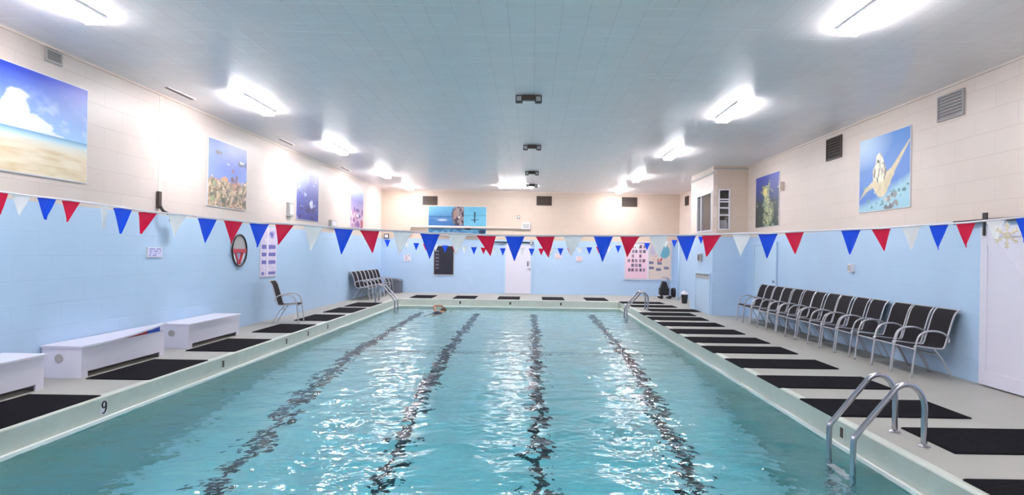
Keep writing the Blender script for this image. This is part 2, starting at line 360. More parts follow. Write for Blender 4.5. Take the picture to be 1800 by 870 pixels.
# ------------------------------------------------------------------ booth in the right hand corner
def booth():
    s = .10
    wy0, wy1, wz0, wz1 = 18.12, 19.72, 2.36, 3.50
    b = MB(); x0, x1 = BX, BX+s
    b.box(x0, x1, BY0, BY1, 0, wz0); b.box(x0, x1, BY0, BY1, wz1, ZC); b.box(x0, x1, BY0, wy0, wz0, wz1); b.box(x0, x1, wy1, BY1, wz0, wz1)
    struct(b.build('wall_booth_side', m_wall_y))
    fx0, fx1, fz0, fz1 = 5.22, 5.54, 2.40, 3.54
    b = MB(); y0, y1 = BY0, BY0+s
    b.box(x1, XR, y0, y1, 0, fz0); b.box(x1, XR, y0, y1, fz1, ZC); b.box(x1, fx0, y0, y1, fz0, fz1); b.box(fx1, XR, y0, y1, fz0, fz1)
    struct(b.build('wall_booth_front', m_wall_x))
    b = MB(); b.box(x1, XR, BY1-s, BY1, 0, ZC); struct(b.build('wall_booth_back', m_wall_x))
    b = MB(); b.box(x1, XR, BY0+s, BY1-s, 2.1, 2.2); struct(b.build('floor_booth', m_deck))
    b = MB(); b.box(BX-.02, BX, BY0-.02, BY1, 3.98, 4.03); b.box(BX, XR, BY0-.02, BY0, 4.10, 4.14); struct(b.build('trim_4', m_greybox))
    # side window
    t = thing('window_1', None, None, (BX, 0, 0)); t['kind'] = 'structure'
    f = MB(); q = .05
    f.box(-.02, .06, wy0, wy1, wz0, wz0+q); f.box(-.02, .06, wy0, wy1, wz1-q, wz1); f.box(-.02, .06, wy0, wy0+q, wz0+q, wz1-q); f.box(-.02, .06, wy1-q, wy1, wz0+q, wz1-q)
    f.box(-.01, .05, 19.25, 19.30, wz0+q, wz1-q)
    f.build('window_frame', m_white, t)
    g = MB(); g.box(.02, .026, wy0+q, wy1-q, wz0+q, wz1-q); g.build('pane', m_glass, t)
    # front jalousie window
    t = thing('window_2', None, None, (0, BY0, 0)); t['kind'] = 'structure'
    f = MB(); q = .03
    f.box(fx0, fx1, -.02, .06, fz0, fz0+q); f.box(fx0, fx1, -.02, .06, fz1-q, fz1); f.box(fx0, fx0+q, -.02, .06, fz0+q, fz1-q); f.box(fx1-q, fx1, -.02, .06, fz0+q, fz1-q)
    for z in (2.80, 3.0, 3.17, 3.24): f.box(fx0+q, fx1-q, -.01, .03, z, z+.035)
    f.build('window_frame', m_white, t)
    g = MB(); g.box(fx0+q, fx1-q, .032, .038, fz0+q, fz1-q); g.build('pane', m_glass, t)
    # a pale notice and a dark shelf inside
    b = MB(); b.box(5.3, 5.5, BY0+s+.02, BY0+s+.05, 2.42, 2.68); tag(b.build('paper_box', m_white), 'white box standing behind the slatted booth window', 'box')
    t = thing('booth_darkener', 'dark cabinet added high inside the corner booth to darken its window', 'filler', (5.82, 19.0, 3.0))  # made-up dark mass standing in for the dim upper part of the booth
    b = MB(); b.box(-.14, .2, -.95, .95, 0, .62); b.build('body', m_black, t, bevel=.005)
    for q in (-.47, .47):
        b = MB(); b.box(-.155, -.14, q-.45, q+.45, .02, .60); b.build('door', m_bronze, t)  # front slabs of the same added dark mass
    t = thing('shelf_unit', 'dark shelf unit inside the corner booth behind its large window', 'shelf', (5.8, 19.2, 2.2))
    for q0, q1 in ((-.9, -.86), (.86, .9)):
        b = MB(); b.box(-.02, .2, q0, q1, 0, .7); b.build('side_panel', m_bronze, t)
    b = MB()
    for z in (.2, .5): b.box(-.02, .2, -.86, .86, z, z+.03)
    b.build('shelf', m_bronze, t)
    # low door in the side of the booth
    d = thing('door_2', None, None, (BX, 18.95, 0)); d['kind'] = 'structure'
    f = MB(); f.box(-.03, 0, -.80, -.72, 0, 1.14); f.box(-.03, 0, .72, .80, 0, 1.14); f.box(-.05, 0, -.84, .84, 1.14, 1.2); f.build('door_frame', m_palebluedoor, d)
    p = MB(); p.box(-.02, 0, -.72, .72, .01, .98); p.build('door_leaf', m_palebluedoor, d, bevel=.004)
    p = MB(); p.box(-.015, 0, -.72, .72, 1.0, 1.14); p.build('transom', m_greybox, d)
booth()

# ------------------------------------------------------------------ wall placement helper
def place(wall, a, z, off=0):
    return {'L': ((XL+off, a, z), PI/2), 'R': ((XR-off, a, z), -PI/2), 'F': ((a, YF-off, z), 0)}[wall]
def vent(wall, a0, a1, z0, z1, m, label, nslat=7, group=None):
    a, w_, h = (a0+a1)/2, abs(a1-a0), z1-z0
    loc, rz = place(wall, a, z0)
    t = thing('wall_vent', label, 'vent', loc, rz, group)
    f = MB(); q = .025; W = w_/2
    f.box(-W, W, -.03, 0, 0, q); f.box(-W, W, -.03, 0, h-q, h); f.box(-W, -W+q, -.03, 0, q, h-q); f.box(W-q, W, -.03, 0, q, h-q); f.build('frame', m, t)
    g = MB(); g.box(-W+q, W-q, -.006, 0, q, h-q)
    g.build('backing', m_slot if m is not m_grey else m_grey, t)
    g = MB()
    for i in range(nslat):
        z = q+(h-2*q)*(i+.5)/nslat; d = (h-2*q)/nslat*.42
        g.prism([(-.026, z-d), (-.022, z-d-.003), (-.008, z+d-.003), (-.012, z+d)], -W+q, W-q, 'x')
    g.build('louvres', m, t)
    return t
Y1, z1 = onR(1650, 216); Y2, z2 = onR(1697, 154)
vent('R', Y1, Y2, z1-.0, z2, m_grey, 'light grey square louvred vent high on right wall near camera')
Y1, z1 = onR(1454, 284); Y2, z2 = onR(1481, 236)
vent('R', Y1, Y2, z1, z2, m_bronze, 'dark brown louvred vent on right wall beside the turtle picture')
Y1, z1 = onR(1205, 362); Y2, z2 = onR(1211, 344)
vent('R', Y1, Y2, z1, z2, m_bronze, 'small dark vent on right wall behind the corner booth')
Y1, z1 = onL(77, 97); Y2, z2 = onL(107, 91)
vent('L', Y1, Y2, 3.98, ZC-.04, m_grey, 'small grey vent at the top of left wall above the beach picture', 5)
for (xa, xb, ya, yb), lab in zip([(743,769,345,360),(943,970,345,361),(1093,1120,347,363)],
        ['brown louvred vent on far wall above the swimmer banner', 'brown louvred vent at the middle of the far wall', 'brown louvred vent on far wall nearest the right corner']):
    a0, zb = onF(xa, yb); a1, zt = onF(xb, ya)
    vent('F', a0, a1, zb, zt, m_bronze, lab, 6)

# ------------------------------------------------------------------ printed pictures
def vnoise(u, v, sc, seed):
    rng = np.random.RandomState(seed); G = rng.rand(64, 64)
    x = u*sc; y = v*sc; xi = np.floor(x).astype(int); yi = np.floor(y).astype(int); fx = x-xi; fy = y-yi
    fx = fx*fx*(3-2*fx); fy = fy*fy*(3-2*fy); g = lambda a, b: G[a % 64, b % 64]
    return (g(xi,yi)*(1-fx)+g(xi+1,yi)*fx)*(1-fy)+(g(xi,yi+1)*(1-fx)+g(xi+1,yi+1)*fx)*fy
def fbm(u, v, sc, seed): return sum(vnoise(u, v, sc*2**i, seed+i)*.5**i for i in range(4))/1.875
def srgb(c):
    c = np.asarray(c, float)/255; return np.where(c <= .04045, c/12.92, ((c+.055)/1.055)**2.4)
def mixc(A, B, t): t = np.clip(t, 0, 1)[..., None]; return A*(1-t)+B*t
def C(*c): return srgb(c)
def print_mat():
    m = bpy.data.materials.new('printed sheet'); m.use_nodes = True; nt = m.node_tree; b = nt.nodes['Principled BSDF']
    a = nt.nodes.new('ShaderNodeVertexColor'); a.layer_name = 'print'; nt.links.new(a.outputs[0], b.inputs['Base Color']); b.inputs['Roughness'].default_value = .4
    return m
m_print = print_mat()
def printed(name, paint, W, H, n, m_, parent=None, thick=.012):
    """flat sheet, local X right, Z up, facing -Y, origin at its bottom centre"""
    u, v = np.meshgrid(np.linspace(0, 1, n), np.linspace(0, 1, m_)); rgb = np.clip(paint(u, v), 0, 1)
    V = np.stack([(u-.5)*W, np.full_like(u, -thick), v*H], -1).reshape(-1, 3).tolist()
    q = np.arange(n*m_).reshape(m_, n); fs = np.stack([q[:-1,:-1], q[:-1,1:], q[1:,1:], q[1:,:-1]], -1).reshape(-1, 4).tolist()
    k = len(V); V += [(-W/2,-thick,0),(W/2,-thick,0),(W/2,-thick,H),(-W/2,-thick,H),(-W/2,0,0),(W/2,0,0),(W/2,0,H),(-W/2,0,H)]
    fs += [(k+4,k+5,k+1,k),(k+5,k+6,k+2,k+1),(k+6,k+7,k+3,k+2),(k+7,k+4,k,k+3),(k+5,k+4,k+7,k+6)]
    me = bpy.data.meshes.new(name); me.from_pydata(V, [], fs); me.materials.append(m_print)
    ca = me.color_attributes.new('print', 'FLOAT_COLOR', 'POINT')
    cols = np.ones((len(V), 4)); cols[:n*m_, :3] = rgb.reshape(-1, 3); cols[n*m_:, :3] = .7
    ca.data.foreach_set('color', cols.ravel())
    o = bpy.data.objects.new(name, me); COL.objects.link(o)
    if parent: o.parent = parent
    return o
def full(u, c): return np.ones(u.shape+(3,))*c
def p_beach(u, v):
    c = mixc(full(u, C(165,205,248)), full(u, C(45,75,205)), (v-.42)/.55)
    cl = fbm(u*2, v*1.6, 5, 3)
    tower = np.exp(-((u-.50)/.09)**2)*.36+np.exp(-((u-.60)/.2)**2)*.20
    h = .40+tower*.8+(cl-.5)*.30
    c = mixc(c, full(u, C(238,242,252)), (h-v)/.03*(v > .38))
    c = mixc(c, full(u, C(215,232,250)), (fbm(u*3, v*3, 4, 9)-.55)*2.4*np.exp(-((v-.55)/.2)**2))
    sea = (v < .42)
    c = np.where(sea[..., None], mixc(full(u, C(190,222,232)), full(u, C(95,155,205)), (v-.37)/.05), c)
    sand = mixc(full(u, C(242,226,200)), full(u, C(222,196,155)), (fbm(u*2, v*7, 4, 21)-.35)*2.2)
    sand = mixc(sand, full(u, C(228,232,228)), (v-.26)/.1)
    c = mixc(c, sand, (.375-v)/.04)
    return c
def blobs(c, u, v, seed, n, x0, x1, y0, y1, r0, r1, cols):
    rng = np.random.RandomState(seed)
    for i in range(n):
        x, y, r = rng.uniform(x0, x1), rng.uniform(y0, y1), rng.uniform(r0, r1); a = rng.uniform(.5, 1.6)
        d = np.hypot((u-x)*a, v-y); c = mixc(c, full(u, C(*cols[rng.randint(len(cols))])), (r-d)/(r*.35))
    return c
def fish(c, u, v, x, y, s, col, flip=1):
    d = np.hypot((u-x)/s, (v-y)/(s*.5)); c = mixc(c, full(u, C(*col)), (1-d)*5)
    t = ((u-x)*flip > s*.8) & ((u-x)*flip < s*1.5) & (np.abs(v-y) < ((u-x)*flip-s*.7)*.7)
    return np.where(t[..., None], C(*col), c)
def p_coral(u, v):
    c = mixc(full(u, C(150,175,240)), full(u, C(85,110,215)), v+.25*fbm(u, v, 5, 1)-.2)
    c = fish(c, u, v, .22, .82, .07, (60,60,90)); c = fish(c, u, v, .84, .74, .10, (70,80,140)); c = fish(c, u, v, .84, .76, .05, (200,210,235)); c = fish(c, u, v, .5, .68, .03, (190,200,240), -1)
    reef = mixc(full(u, C(110,100,80)), full(u, C(225,195,160)), fbm(u, v, 22, 61)*2.2-.6)
    reef = mixc(reef, full(u, C(190,120,110)), fbm(u, v, 7, 66)*3-1.6); reef = mixc(reef, full(u, C(75,80,70)), fbm(u, v, 11, 71)*4-2.5)
    c = mixc(c, reef, (.44+.16*(fbm(u, u*0, 8, 5)-.5)-v)*25)
    c = blobs(c, u, v, 5, 26, 0, 1, 0, .44, .015, .06, [(215,185,150),(120,110,95),(190,140,120),(235,215,185),(90,95,80),(200,150,165),(225,170,130),(160,175,120)])
    c = blobs(c, u, v, 8, 110, 0, 1, 0, .45, .006, .018, [(245,225,195),(90,70,70),(150,130,170),(200,120,90),(240,240,225)])
    c = blobs(c, u, v, 15, 6, .6, .72, .42, .6, .02, .05, [(120,85,110),(150,100,110)])
    return c
def p_reef_blue(u, v):
    c = mixc(full(u, C(60,65,160)), full(u, C(105,115,205)), v+.3*fbm(u, v, 4, 2)-.2)
    c = mixc(c, full(u, C(205,222,245)), (1.1-np.hypot(u-.1, (v-1.05)*.9)*2.1))
    c = blobs(c, u, v, 12, 26, 0, 1, .1, .9, .012, .05, [(200,205,240),(60,60,140),(170,180,235),(80,85,165)])
    c = blobs(c, u, v, 13, 4, .5, .75, .3, .42, .04, .08, [(225,225,240),(205,210,235)])
    c = blobs(c, u, v, 14, 14, 0, 1, 0, .28, .03, .09, [(45,50,120),(140,130,190),(75,70,140),(40,40,100)])
    return c
def p_reef_pink(u, v):
    c = mixc(full(u, C(200,170,195)), full(u, C(90,105,205)), (v-.25)*1.6)
    c = mixc(c, full(u, C(190,210,240)), (v-.72)*3)
    c = blobs(c, u, v, 31, 26, 0, 1, 0, .5, .03, .12, [(205,150,165),(130,80,150),(230,200,205),(170,120,165),(90,70,150)])
    c = blobs(c, u, v, 32, 4, .72, .95, 0, .2, .06, .1, [(160,60,80),(180,80,95)])
    c = fish(c, u, v, .5, .47, .12, (85,60,150)); c = fish(c, u, v, .5, .33, .07, (240,240,245)); c = fish(c, u, v, .52, .26, .05, (60,60,90))
    return c
def seg(u, v, a, b, r0, r1):
    ax, ay = a; bx_, by_ = b; dx, dy = bx_-ax, by_-ay; t = np.clip(((u-ax)*dx+(v-ay)*dy)/(dx*dx+dy*dy), 0, 1)
    return (r0+(r1-r0)*t)-np.hypot(u-ax-t*dx, v-ay-t*dy)
def p_turtle(u, v):
    c = mixc(full(u, C(75,125,205)), full(u, C(95,150,220)), v+.4*fbm(u, v, 4, 2)-.2)
    c = mixc(c, full(u, C(205,228,248)), (1-np.hypot((u-.05)*1.0, (v-.98)*1.6)*1.5)*1.2)
    c = mixc(c, full(u, C(165,210,225)), ((.34-.34*(1-u)+.05+.1*fbm(u, v, 6, 6))-v)*9)
    c = mixc(c, full(u, C(160,205,220)), (.13-v)*8)
    c = blobs(c, u, v, 41, 14, .5, .85, .02, .2, .02, .05, [(150,150,150),(110,115,120),(200,205,200)])
    c = blobs(c, u, v, 42, 30, .1, 1, .05, .34, .01, .03, [(110,160,170),(190,220,220),(90,130,140)])
    body = mixc(full(u, C(238,222,185)), full(u, C(205,188,150)), fbm(u, v, 14, 7)*1.3-.2)
    for a, b_, r0, r1 in [((.48,.36),(.47,.30),.18,.14),((.40,.52),(.45,.38),.12,.17),((.58,.40),(.66,.47),.09,.07),((.66,.47),(.99,.83),.055,.018),((.30,.36),(.14,.29),.05,.035),((.14,.29),(.02,.18),.035,.012)]:
        c = mixc(c, body, seg(u, v, a, b_, r0, r1)*60)
    c = mixc(c, mixc(full(u, C(245,238,215)), full(u, C(120,105,90)), (fbm(u*3, v, 12, 19)-.45)*5), seg(u, v, (.42,.70), (.44,.50), .075, .14)*60)
    c = mixc(c, full(u, C(100,95,95)), seg(u, v, (.40,.66), (.42,.645), .03, .02)*80)
    return c
def p_seaweed(u, v):
    c = mixc(full(u, C(52,68,68)), full(u, C(75,90,185)), (v-.40)*1.7+.3*(fbm(u, v, 5, 3)-.5))
    gl = mixc(full(u, C(95,115,110)), full(u, C(215,212,150)), fbm(u*2, v*3, 14, 51)*2.2-.7)
    wdt = .10+.05*np.sin(v*7)+.26*fbm(u, v, 9, 52)*np.sqrt(np.clip(v+.25,0,1))
    c = mixc(c, gl, (wdt-np.abs(u-.5-.06*np.sin(v*6)))*12*(v < .8))
    c = mixc(c, gl, seg(u, v, (.5,.6), (.62,.86), .1, .04)*30); c = mixc(c, gl, seg(u, v, (.45,.6), (.15,.74), .06, .015)*30); c = mixc(c, gl, seg(u, v, (.58,.74), (.76,.66), .03, .03)*30)
    c = mixc(c, full(u, C(235,220,140)), (1-np.hypot((u-.42)/.1, (v-.68)/.09))*3)
    c = blobs(c, u, v, 55, 60, 0, 1, 0, .5, .01, .04, [(60,80,70),(140,160,130),(45,60,60),(110,125,90)])
    return c
def poster(wall, a0, a1, z0, z1, paint, label, n=(90,90), name='picture'):
    a, W, H = (a0+a1)/2, abs(a1-a0), z1-z0
    loc, rz = place(wall, a, z0, .001)
    t = thing(name, label, 'picture' if name == 'picture' else name.split('_')[-1], loc, rz)
    printed('print', paint, W, H, n[0], n[1], t, .02)
    f = MB(); q = .012; W2 = W/2
    f.box(-W2-q, W2+q, -.018, 0, -q, 0); f.box(-W2-q, W2+q, -.018, 0, H, H+q); f.box(-W2-q, -W2, -.018, 0, 0, H); f.box(W2, W2+q, -.018, 0, 0, H)
    f.build('edge', m_white, t)
    return t
poster('L', 6.30, 8.82, 2.53, 3.79, p_beach, 'large beach picture with white cloud and blue sky on left wall', (150,110))
poster('L', 12.13, 13.76, 2.48, 3.76, p_coral, 'coral reef picture with pale blue water, second picture on left wall', (130,130))
poster('L', 16.7, 18.4, 2.47, 3.75, p_reef_blue, 'violet-blue underwater picture, third from camera on left wall', (110,110))
poster('L', 21.7, 23.3, 2.47, 3.75, p_reef_pink, 'pink coral and blue fish picture at the far end of left wall', (90,90))
poster('R', 10.26, 11.83, 2.50, 3.79, p_turtle, 'picture of a swimming sea turtle on right wall', (170,170))
poster('R', 15.7, 17.3, 2.44, 3.76, p_seaweed, 'green and yellow sea creature picture on right wall beside corner booth', (110,110))
def p_banner(u, v):
    c = mixc(full(u, C(55,110,165)), full(u, C(105,170,205)), (v-.45)*2+.5*(fbm(u*3, v, 5, 3)-.5))
    c = mixc(c, full(u, C(35,75,130)), (1-np.abs(v-.62)/.05)*.7)
    c = mixc(c, full(u, C(175,190,205)), (1-np.hypot((u-.24)/.12, (v-.50)/.06))*1.5)
    r = (u > .615); c = np.where(r[..., None], mixc(full(u, C(95,175,210)), full(u, C(125,195,220)), fbm(u*2, v, 4, 5)), c)
    c = mixc(c, full(u, C(80,130,160)), (1-np.abs(v-.68)/.03)*.6*(u > .615))
    c = mixc(c, mixc(full(u, C(60,52,70)), full(u, C(170,150,150)), fbm(u*3, v, 9, 77)*2.6-.9), (1.05-np.hypot((u-.53)/.13, (v-.70)/.42)+.5*(fbm(u*3, v, 6, 12)-.5))*5*(u < .615))
    c = mixc(c, full(u, C(165,135,125)), (1-np.hypot((u-.46)/.035, (v-.72)/.2))*5)
    c = mixc(c, full(u, C(215,205,200)), (1-np.hypot((u-.53)/.02, (v-.60)/.05))*5)
    for a, b_ in [((.80,.80),(.80,.50)),((.75,.52),(.86,.52)),((.80,.52),(.80,.42))]:
        c = mixc(c, full(u, C(30,50,80)), seg(u*1, v, a, b_, .022, .018)*60)
    lowr = (v < .30); c = np.where(lowr[..., None], mixc(full(u, C(60,120,170)), full(u, C(120,185,215)), (fbm(u*4, v*3, 5, 8)-.3)*2), c)
    c = mixc(c, full(u, C(30,45,70)), (1-np.hypot((u-.68)/.07, (v-.2)/.06))*3); c = mixc(c, full(u, C(30,45,70)), (1-np.hypot((u-.93)/.07, (v-.08)/.1))*3)
    return c
a0, zb = onF(753, 410); a1, zt = onF(855, 364)
poster('F', a0, a1, zb, zt, p_banner, 'wide blue banner of a swimmer in lanes on far wall', (170,80), 'wall_banner')

# notices
def text_rows(bg, fg, rows, seed, cols=10):
    rng = np.random.RandomState(seed); T = rng.rand(rows, cols)
    def f(u, v):
        r = np.floor(v*rows).astype(int).clip(0, rows-1); q = np.floor(u*cols).astype(int).clip(0, cols-1)
        on = (T[r, q] > .3) & ((v*rows) % 1 > .3) & ((v*rows) % 1 < .8) & (u > .08) & (u < .92) & (v > .05) & (v < .95)
        return np.where(on[..., None], C(*fg), C(*bg))
    return f
def p_rules(u, v):
    c = full(u, C(222,205,232)); c = mixc(c, full(u, C(240,232,240)), (fbm(u*2, v*6, 6, 2)-.5)*4)
    for y0, y1 in [(.04,.10),(.26,.33),(.42,.49),(.57,.65)]:
        for x0, x1 in [(.06,.34),(.48,.94)]:
            if y0 < .06 and x0 < .1: x1 = .22
            k = (u > x0) & (u < x1) & (v > y0) & (v < y1); c = np.where(k[..., None], C(112,108,190), c)
    k = (u > .42) & (u < .46); c = np.where(k[..., None], C(248,245,250), c)
    c = mixc(c, full(u, C(105,100,190)), (1-np.hypot((u-.72)/.24, (v-.87)/.10))*2*(fbm(u, v, 9, 3)*2-.3))
    return c
Y1, z1 = onL(456, 487); Y2, z2 = onL(485, 402)
poster('L', Y1, Y2, z1, z2, p_rules, 'tall white notice with violet blocks on left wall behind bunting', (60,120), 'wall_notice')
Y1, z1 = onL(258, 451); Y2, z2 = onL(283, 436)
poster('L', Y1, Y2, z1, z2, text_rows((214,214,245), (140,135,200), 4, 3), 'small violet lettered sign on left wall above the white benches', (60,32), 'wall_sign')
a0, zb = onF(710, 459); a1, zt = onF(722, 448)
poster('F', a0, a1, zb, zt, text_rows((225,220,232), (190,165,180), 4, 5, 5), 'small white notice on far wall left of the black board', (24,24), 'wall_notice')
for (px, py), lab in [((981,450), 'small pale pink notice on far wall just right of door'), ((1018,455), 'small pale pink notice on far wall, farther right of door')]:
    a, z = onF(px, py); poster('F', a-.12, a+.12, z-.1, z+.1, text_rows((226,214,222), (216,190,195), 3, px, 4), lab, (20,20), 'wall_notice')
# black board
def p_black(u, v):
    c = full(u, C(34,34,48)); c = mixc(c, full(u, C(48,46,66)), fbm(u, v, 4, 2)-.2)
    for y in (.22, .34, .46, .58, .70, .82): 
        k = (u > .06) & (u < .24) & (np.abs(v-y) < .028); c = np.where(k[..., None], C(108,104,116), c)
    return c
a0, zb = onF(763, 482); a1, zt = onF(797.5, 433)
t = thing('black_board', 'black record board with a column of pale marks on far wall', 'board', *[place('F', (a0+a1)/2, zb)[0]])
printed('panel', p_black, a1-a0, zt-zb, 60, 80, t, .03)
f = MB(); W, H = (a1-a0)/2, zt-zb
f.box(-W-.02, W+.02, -.04, 0, -.03, 0); f.box(-W-.02, W+.02, -.04, 0, H, H+.02); f.box(-W-.02, -W, -.04, 0, 0, H); f.box(W, W+.02, -.04, 0, 0, H); f.build('frame', m_greybox, t)
# two part notice board
def p_pink(u, v):
    c = full(u, C(238,200,216)); c = mixc(c, full(u, C(245,225,235)), (v-.3)*1.2)
    rng = np.random.RandomState(8)
    for r in range(6):
        for q in range(5):
            x, y = .16+q*.17+rng.uniform(-.02,.02), .24+r*.13; 
            if rng.rand() < .15: continue
            k = (np.abs(u-x) < .055) & (np.abs(v-y) < .038); c = np.where(k[..., None], C(*[(120,90,110),(100,100,120),(150,130,150)][rng.randint(3)]), c)
    return c
def p_map(u, v):
    c = full(u, C(226,208,196)); c = mixc(c, full(u, C(196,186,206)), (1-np.hypot((u-.2)/.2, (v-.8)/.2))*2)
    c = mixc(c, full(u, C(108,172,190)), (1-np.hypot((u-.72)/.26, (v-.76)/.20))*6)
    c = mixc(c, full(u, C(190,60,70)), (fbm(u, v, 14, 2)-.45)*9*(np.hypot((u-.42)/.2, (v-.56)/.1) < 1))
    for x, y in [(.14,.30),(.45,.26),(.82,.30),(.12,.45),(.5,.44)]:
        k = (np.abs(u-x) < .11) & (np.abs(v-y) < .035); c = np.where(k[..., None], C(125,122,150), c)
    return c
a0, zb = onF(1098, 490); a1, zt = onF(1180, 427)
W, H = (a1-a0)/2, zt-zb
t = thing('notice_board', 'white framed two-panel notice board with pink and beige sheets on far wall', 'notice board', place('F', (a0+a1)/2, zb)[0])
p = printed('pink_sheet', p_pink, W-.04, H-.04, 60, 70, t, .025); p.location = (-W/2, 0, .02); p['label'] = 'pink sheet with rows of small photos'
p = printed('beige_sheet', p_map, W-.04, H-.04, 60, 70, t, .025); p.location = (W/2, 0, .02); p['label'] = 'beige sheet with a blue patch'
f = MB(); f.box(-W-.03, W+.03, -.045, 0, -.03, .01); f.box(-W-.03, W+.03, -.045, 0, H-.01, H+.03); f.box(-W-.03, -W, -.045, 0, .01, H-.01); f.box(W, W+.03, -.045, 0, .01, H-.01); f.box(-.03, .03, -.045, 0, .01, H-.01)
f.build('frame', m_white, t)

# round sign on left wall
def ring(b, r, tr, cx, cz, y, seg=40, a0=0, a1=2*PI):
    n = seg; b.tube([(cx+r*math.cos(a0+(a1-a0)*i/n), y, cz+r*math.sin(a0+(a1-a0)*i/n)) for i in range(n+1)], tr, 8)
Yc = (onL(405, 440)[0]+onL(432, 440)[0])/2; zc = (onL(418, 411)[1]+onL(418, 469)[1])/2; R_ = (onL(418, 411)[1]-onL(418, 469)[1])/2
t = thing('round_sign', 'round black-rimmed sign with red band and red V on left wall', 'sign', *place('L', Yc, zc, .0))
b = MB(); ring(b, R_-.015, .018, 0, 0, -.03); b.build('rim', m_black, t, smooth=True)
b = MB(); pts = [(math.cos(PI*k/20)*(R_-.03), math.sin(PI*k/20)*(R_-.03)) for k in range(21)]; b.prism([(x, z+.02) for x, z in pts], -.02, 0, 'y'); o = b.build('upper_disc', m_greybox, t); o['label'] = 'pale grey upper half disc'
b = MB(); b.box(-R_+.03, R_-.03, -.035, -.0, -.05, .03); b.build('red_band', m_red, t)
b = MB()
for s in (-1, 1): b.prism([(s*.20, -.05), (s*.13, -.05), (s*.0, -R_+.07), (s*.035, -R_+.05)], -.03, 0, 'y')
b.build('red_strap', m_red, t)
for s in (-1, 1):
    b = MB(); b.prism([(s*(R_-.04), -.05), (s*(R_-.12), -.05), (s*.09, -R_+.10), (s*.15, -R_+.09)], -.02, 0, 'y'); b.build('white_strip', m_white, t)

# small wall fittings
def fitting(wall, px0, px1, py0, py1, m, label, name, cat, dep=.08):
    fn = {'L': onL, 'R': onR, 'F': onF}[wall]; a0, z0 = fn(px0, py1); a1, z1 = fn(px1, py0)
    loc, rz = place(wall, (a0+a1)/2, z0); W, H = abs(a1-a0)/2, z1-z0
    t = thing(name, label, cat, loc, rz)
    b = MB(); b.box(-W, W, -dep, 0, 0, H); b.build('housing', m, t, bevel=.006)
    b = MB(); b.box(-W*.75, W*.75, -dep-.008, -dep, H*.15, H*.85); b.build('cover', m_white if m is not m_white else m_greybox, t)
    return t
fitting('L', 503, 511, 357, 380, m_greybox, 'narrow grey box on left wall beside the violet-blue picture', 'wall_speaker', 'speaker')
fitting('L', 578, 588, 388, 398, m_greybox, 'small grey box on left wall above the bunting line', 'junction_box', 'box')
fitting('F', 676, 684, 411, 419, m_black, 'small dark box on far wall beside the left corner', 'junction_box', 'box')
fitting('F', 917, 932, 392, 403, m_white, 'cream control box at the end of the far wall pipe', 'control_box', 'box', .15)
fitting('R', 1497, 1503, 464, 478, m_white, 'small white fixture on right wall above the chairs', 'soap_dispenser', 'dispenser', .08)
fitting('F', 909, 914, 379, 384, m_black, 'tiny dark fitting on far wall just above the control box', 'wall_sensor', 'sensor', .05)
# grey thermostat on the booth side
Yq, zq = onR(1236, 460, BX); Yw, zw = onR(1229, 446, BX)
t = thing('meter_box', 'grey meter box on the corner booth above its low door', 'box', (BX, (Yq+Yw)/2, zq), -PI/2)
b = MB(); b.box(-.13, .13, -.08, 0, 0, zw-zq); b.build('housing', m_greybox, t, bevel=.01); b = MB(); b.box(-.08, .08, -.085, -.08, .04, .2); b.build('cover', m_bronze, t)
# bracket on right wall near sea creature picture
Yq, zq = onR(1374, 328)
t = thing('wall_bracket', 'pale arm bracket on right wall beside the sea creature picture', 'bracket', (XR, Yq, zq), -PI/2)
b = MB(); b.tube([(-.10,-.05,0),(.13,-.05,0)], .02, 8); b.build('arm', m_greybox, t); b = MB(); b.box(.11,.16,-.10,0,-.12,.10); b.build('head', m_cream, t)
# security camera on left wall
Yq, zq = onL(277, 345)
t = thing('security_camera', 'black camera on a bent bracket on left wall above the bunting', 'camera', *place('L', Yq, zq-.30))
b = MB(); b.box(-.04, .04, -.05, 0, .1, .38); b.build('mount', m_bronze, t, bevel=.005)
b = MB(); b.tube([(0,-.05,.14),(0,-.10,.06),(.08,-.14,.02),(.16,-.16,-.01)], .024, 8, 4); b.build('arm', m_black, t, smooth=True)
b = MB(); b.box(.14, .38, -.22, -.11, -.10, .0); b.build('camera_body', m_black, t, bevel=.01)

# far wall pipes
def pipe_thing(name, pts, r, m, label, cat='pipe'):
    b = MB(); b.tube(pts, r, 10); o = b.build(name, m, None, smooth=True); tag(o, label, cat); return o
xa, za = onF(723, 398); xb, _ = onF(917, 400)
pipe_thing('wall_pipe', [(xa, YF-.10, za-.25), (xa, YF-.10, za), (xb, YF-.10, za)], .045, m_cream, 'long cream pipe running across the swimmer banner on far wall')
xa, za = onF(762, 414); xb, _ = onF(862, 415)
pipe_thing('wall_rail', [(xa, YF-.12, za), (xb, YF-.12, za)], .04, m_grey, 'grey rail below the swimmer banner on far wall', 'rail')
# vertical pipe near booth
pipe_thing('drain_pipe', [(5.52, 24.0, .0), (5.52, 24.0, 2.3)], .035, m_palebluedoor, 'pale blue upright pipe between far wall and corner booth')

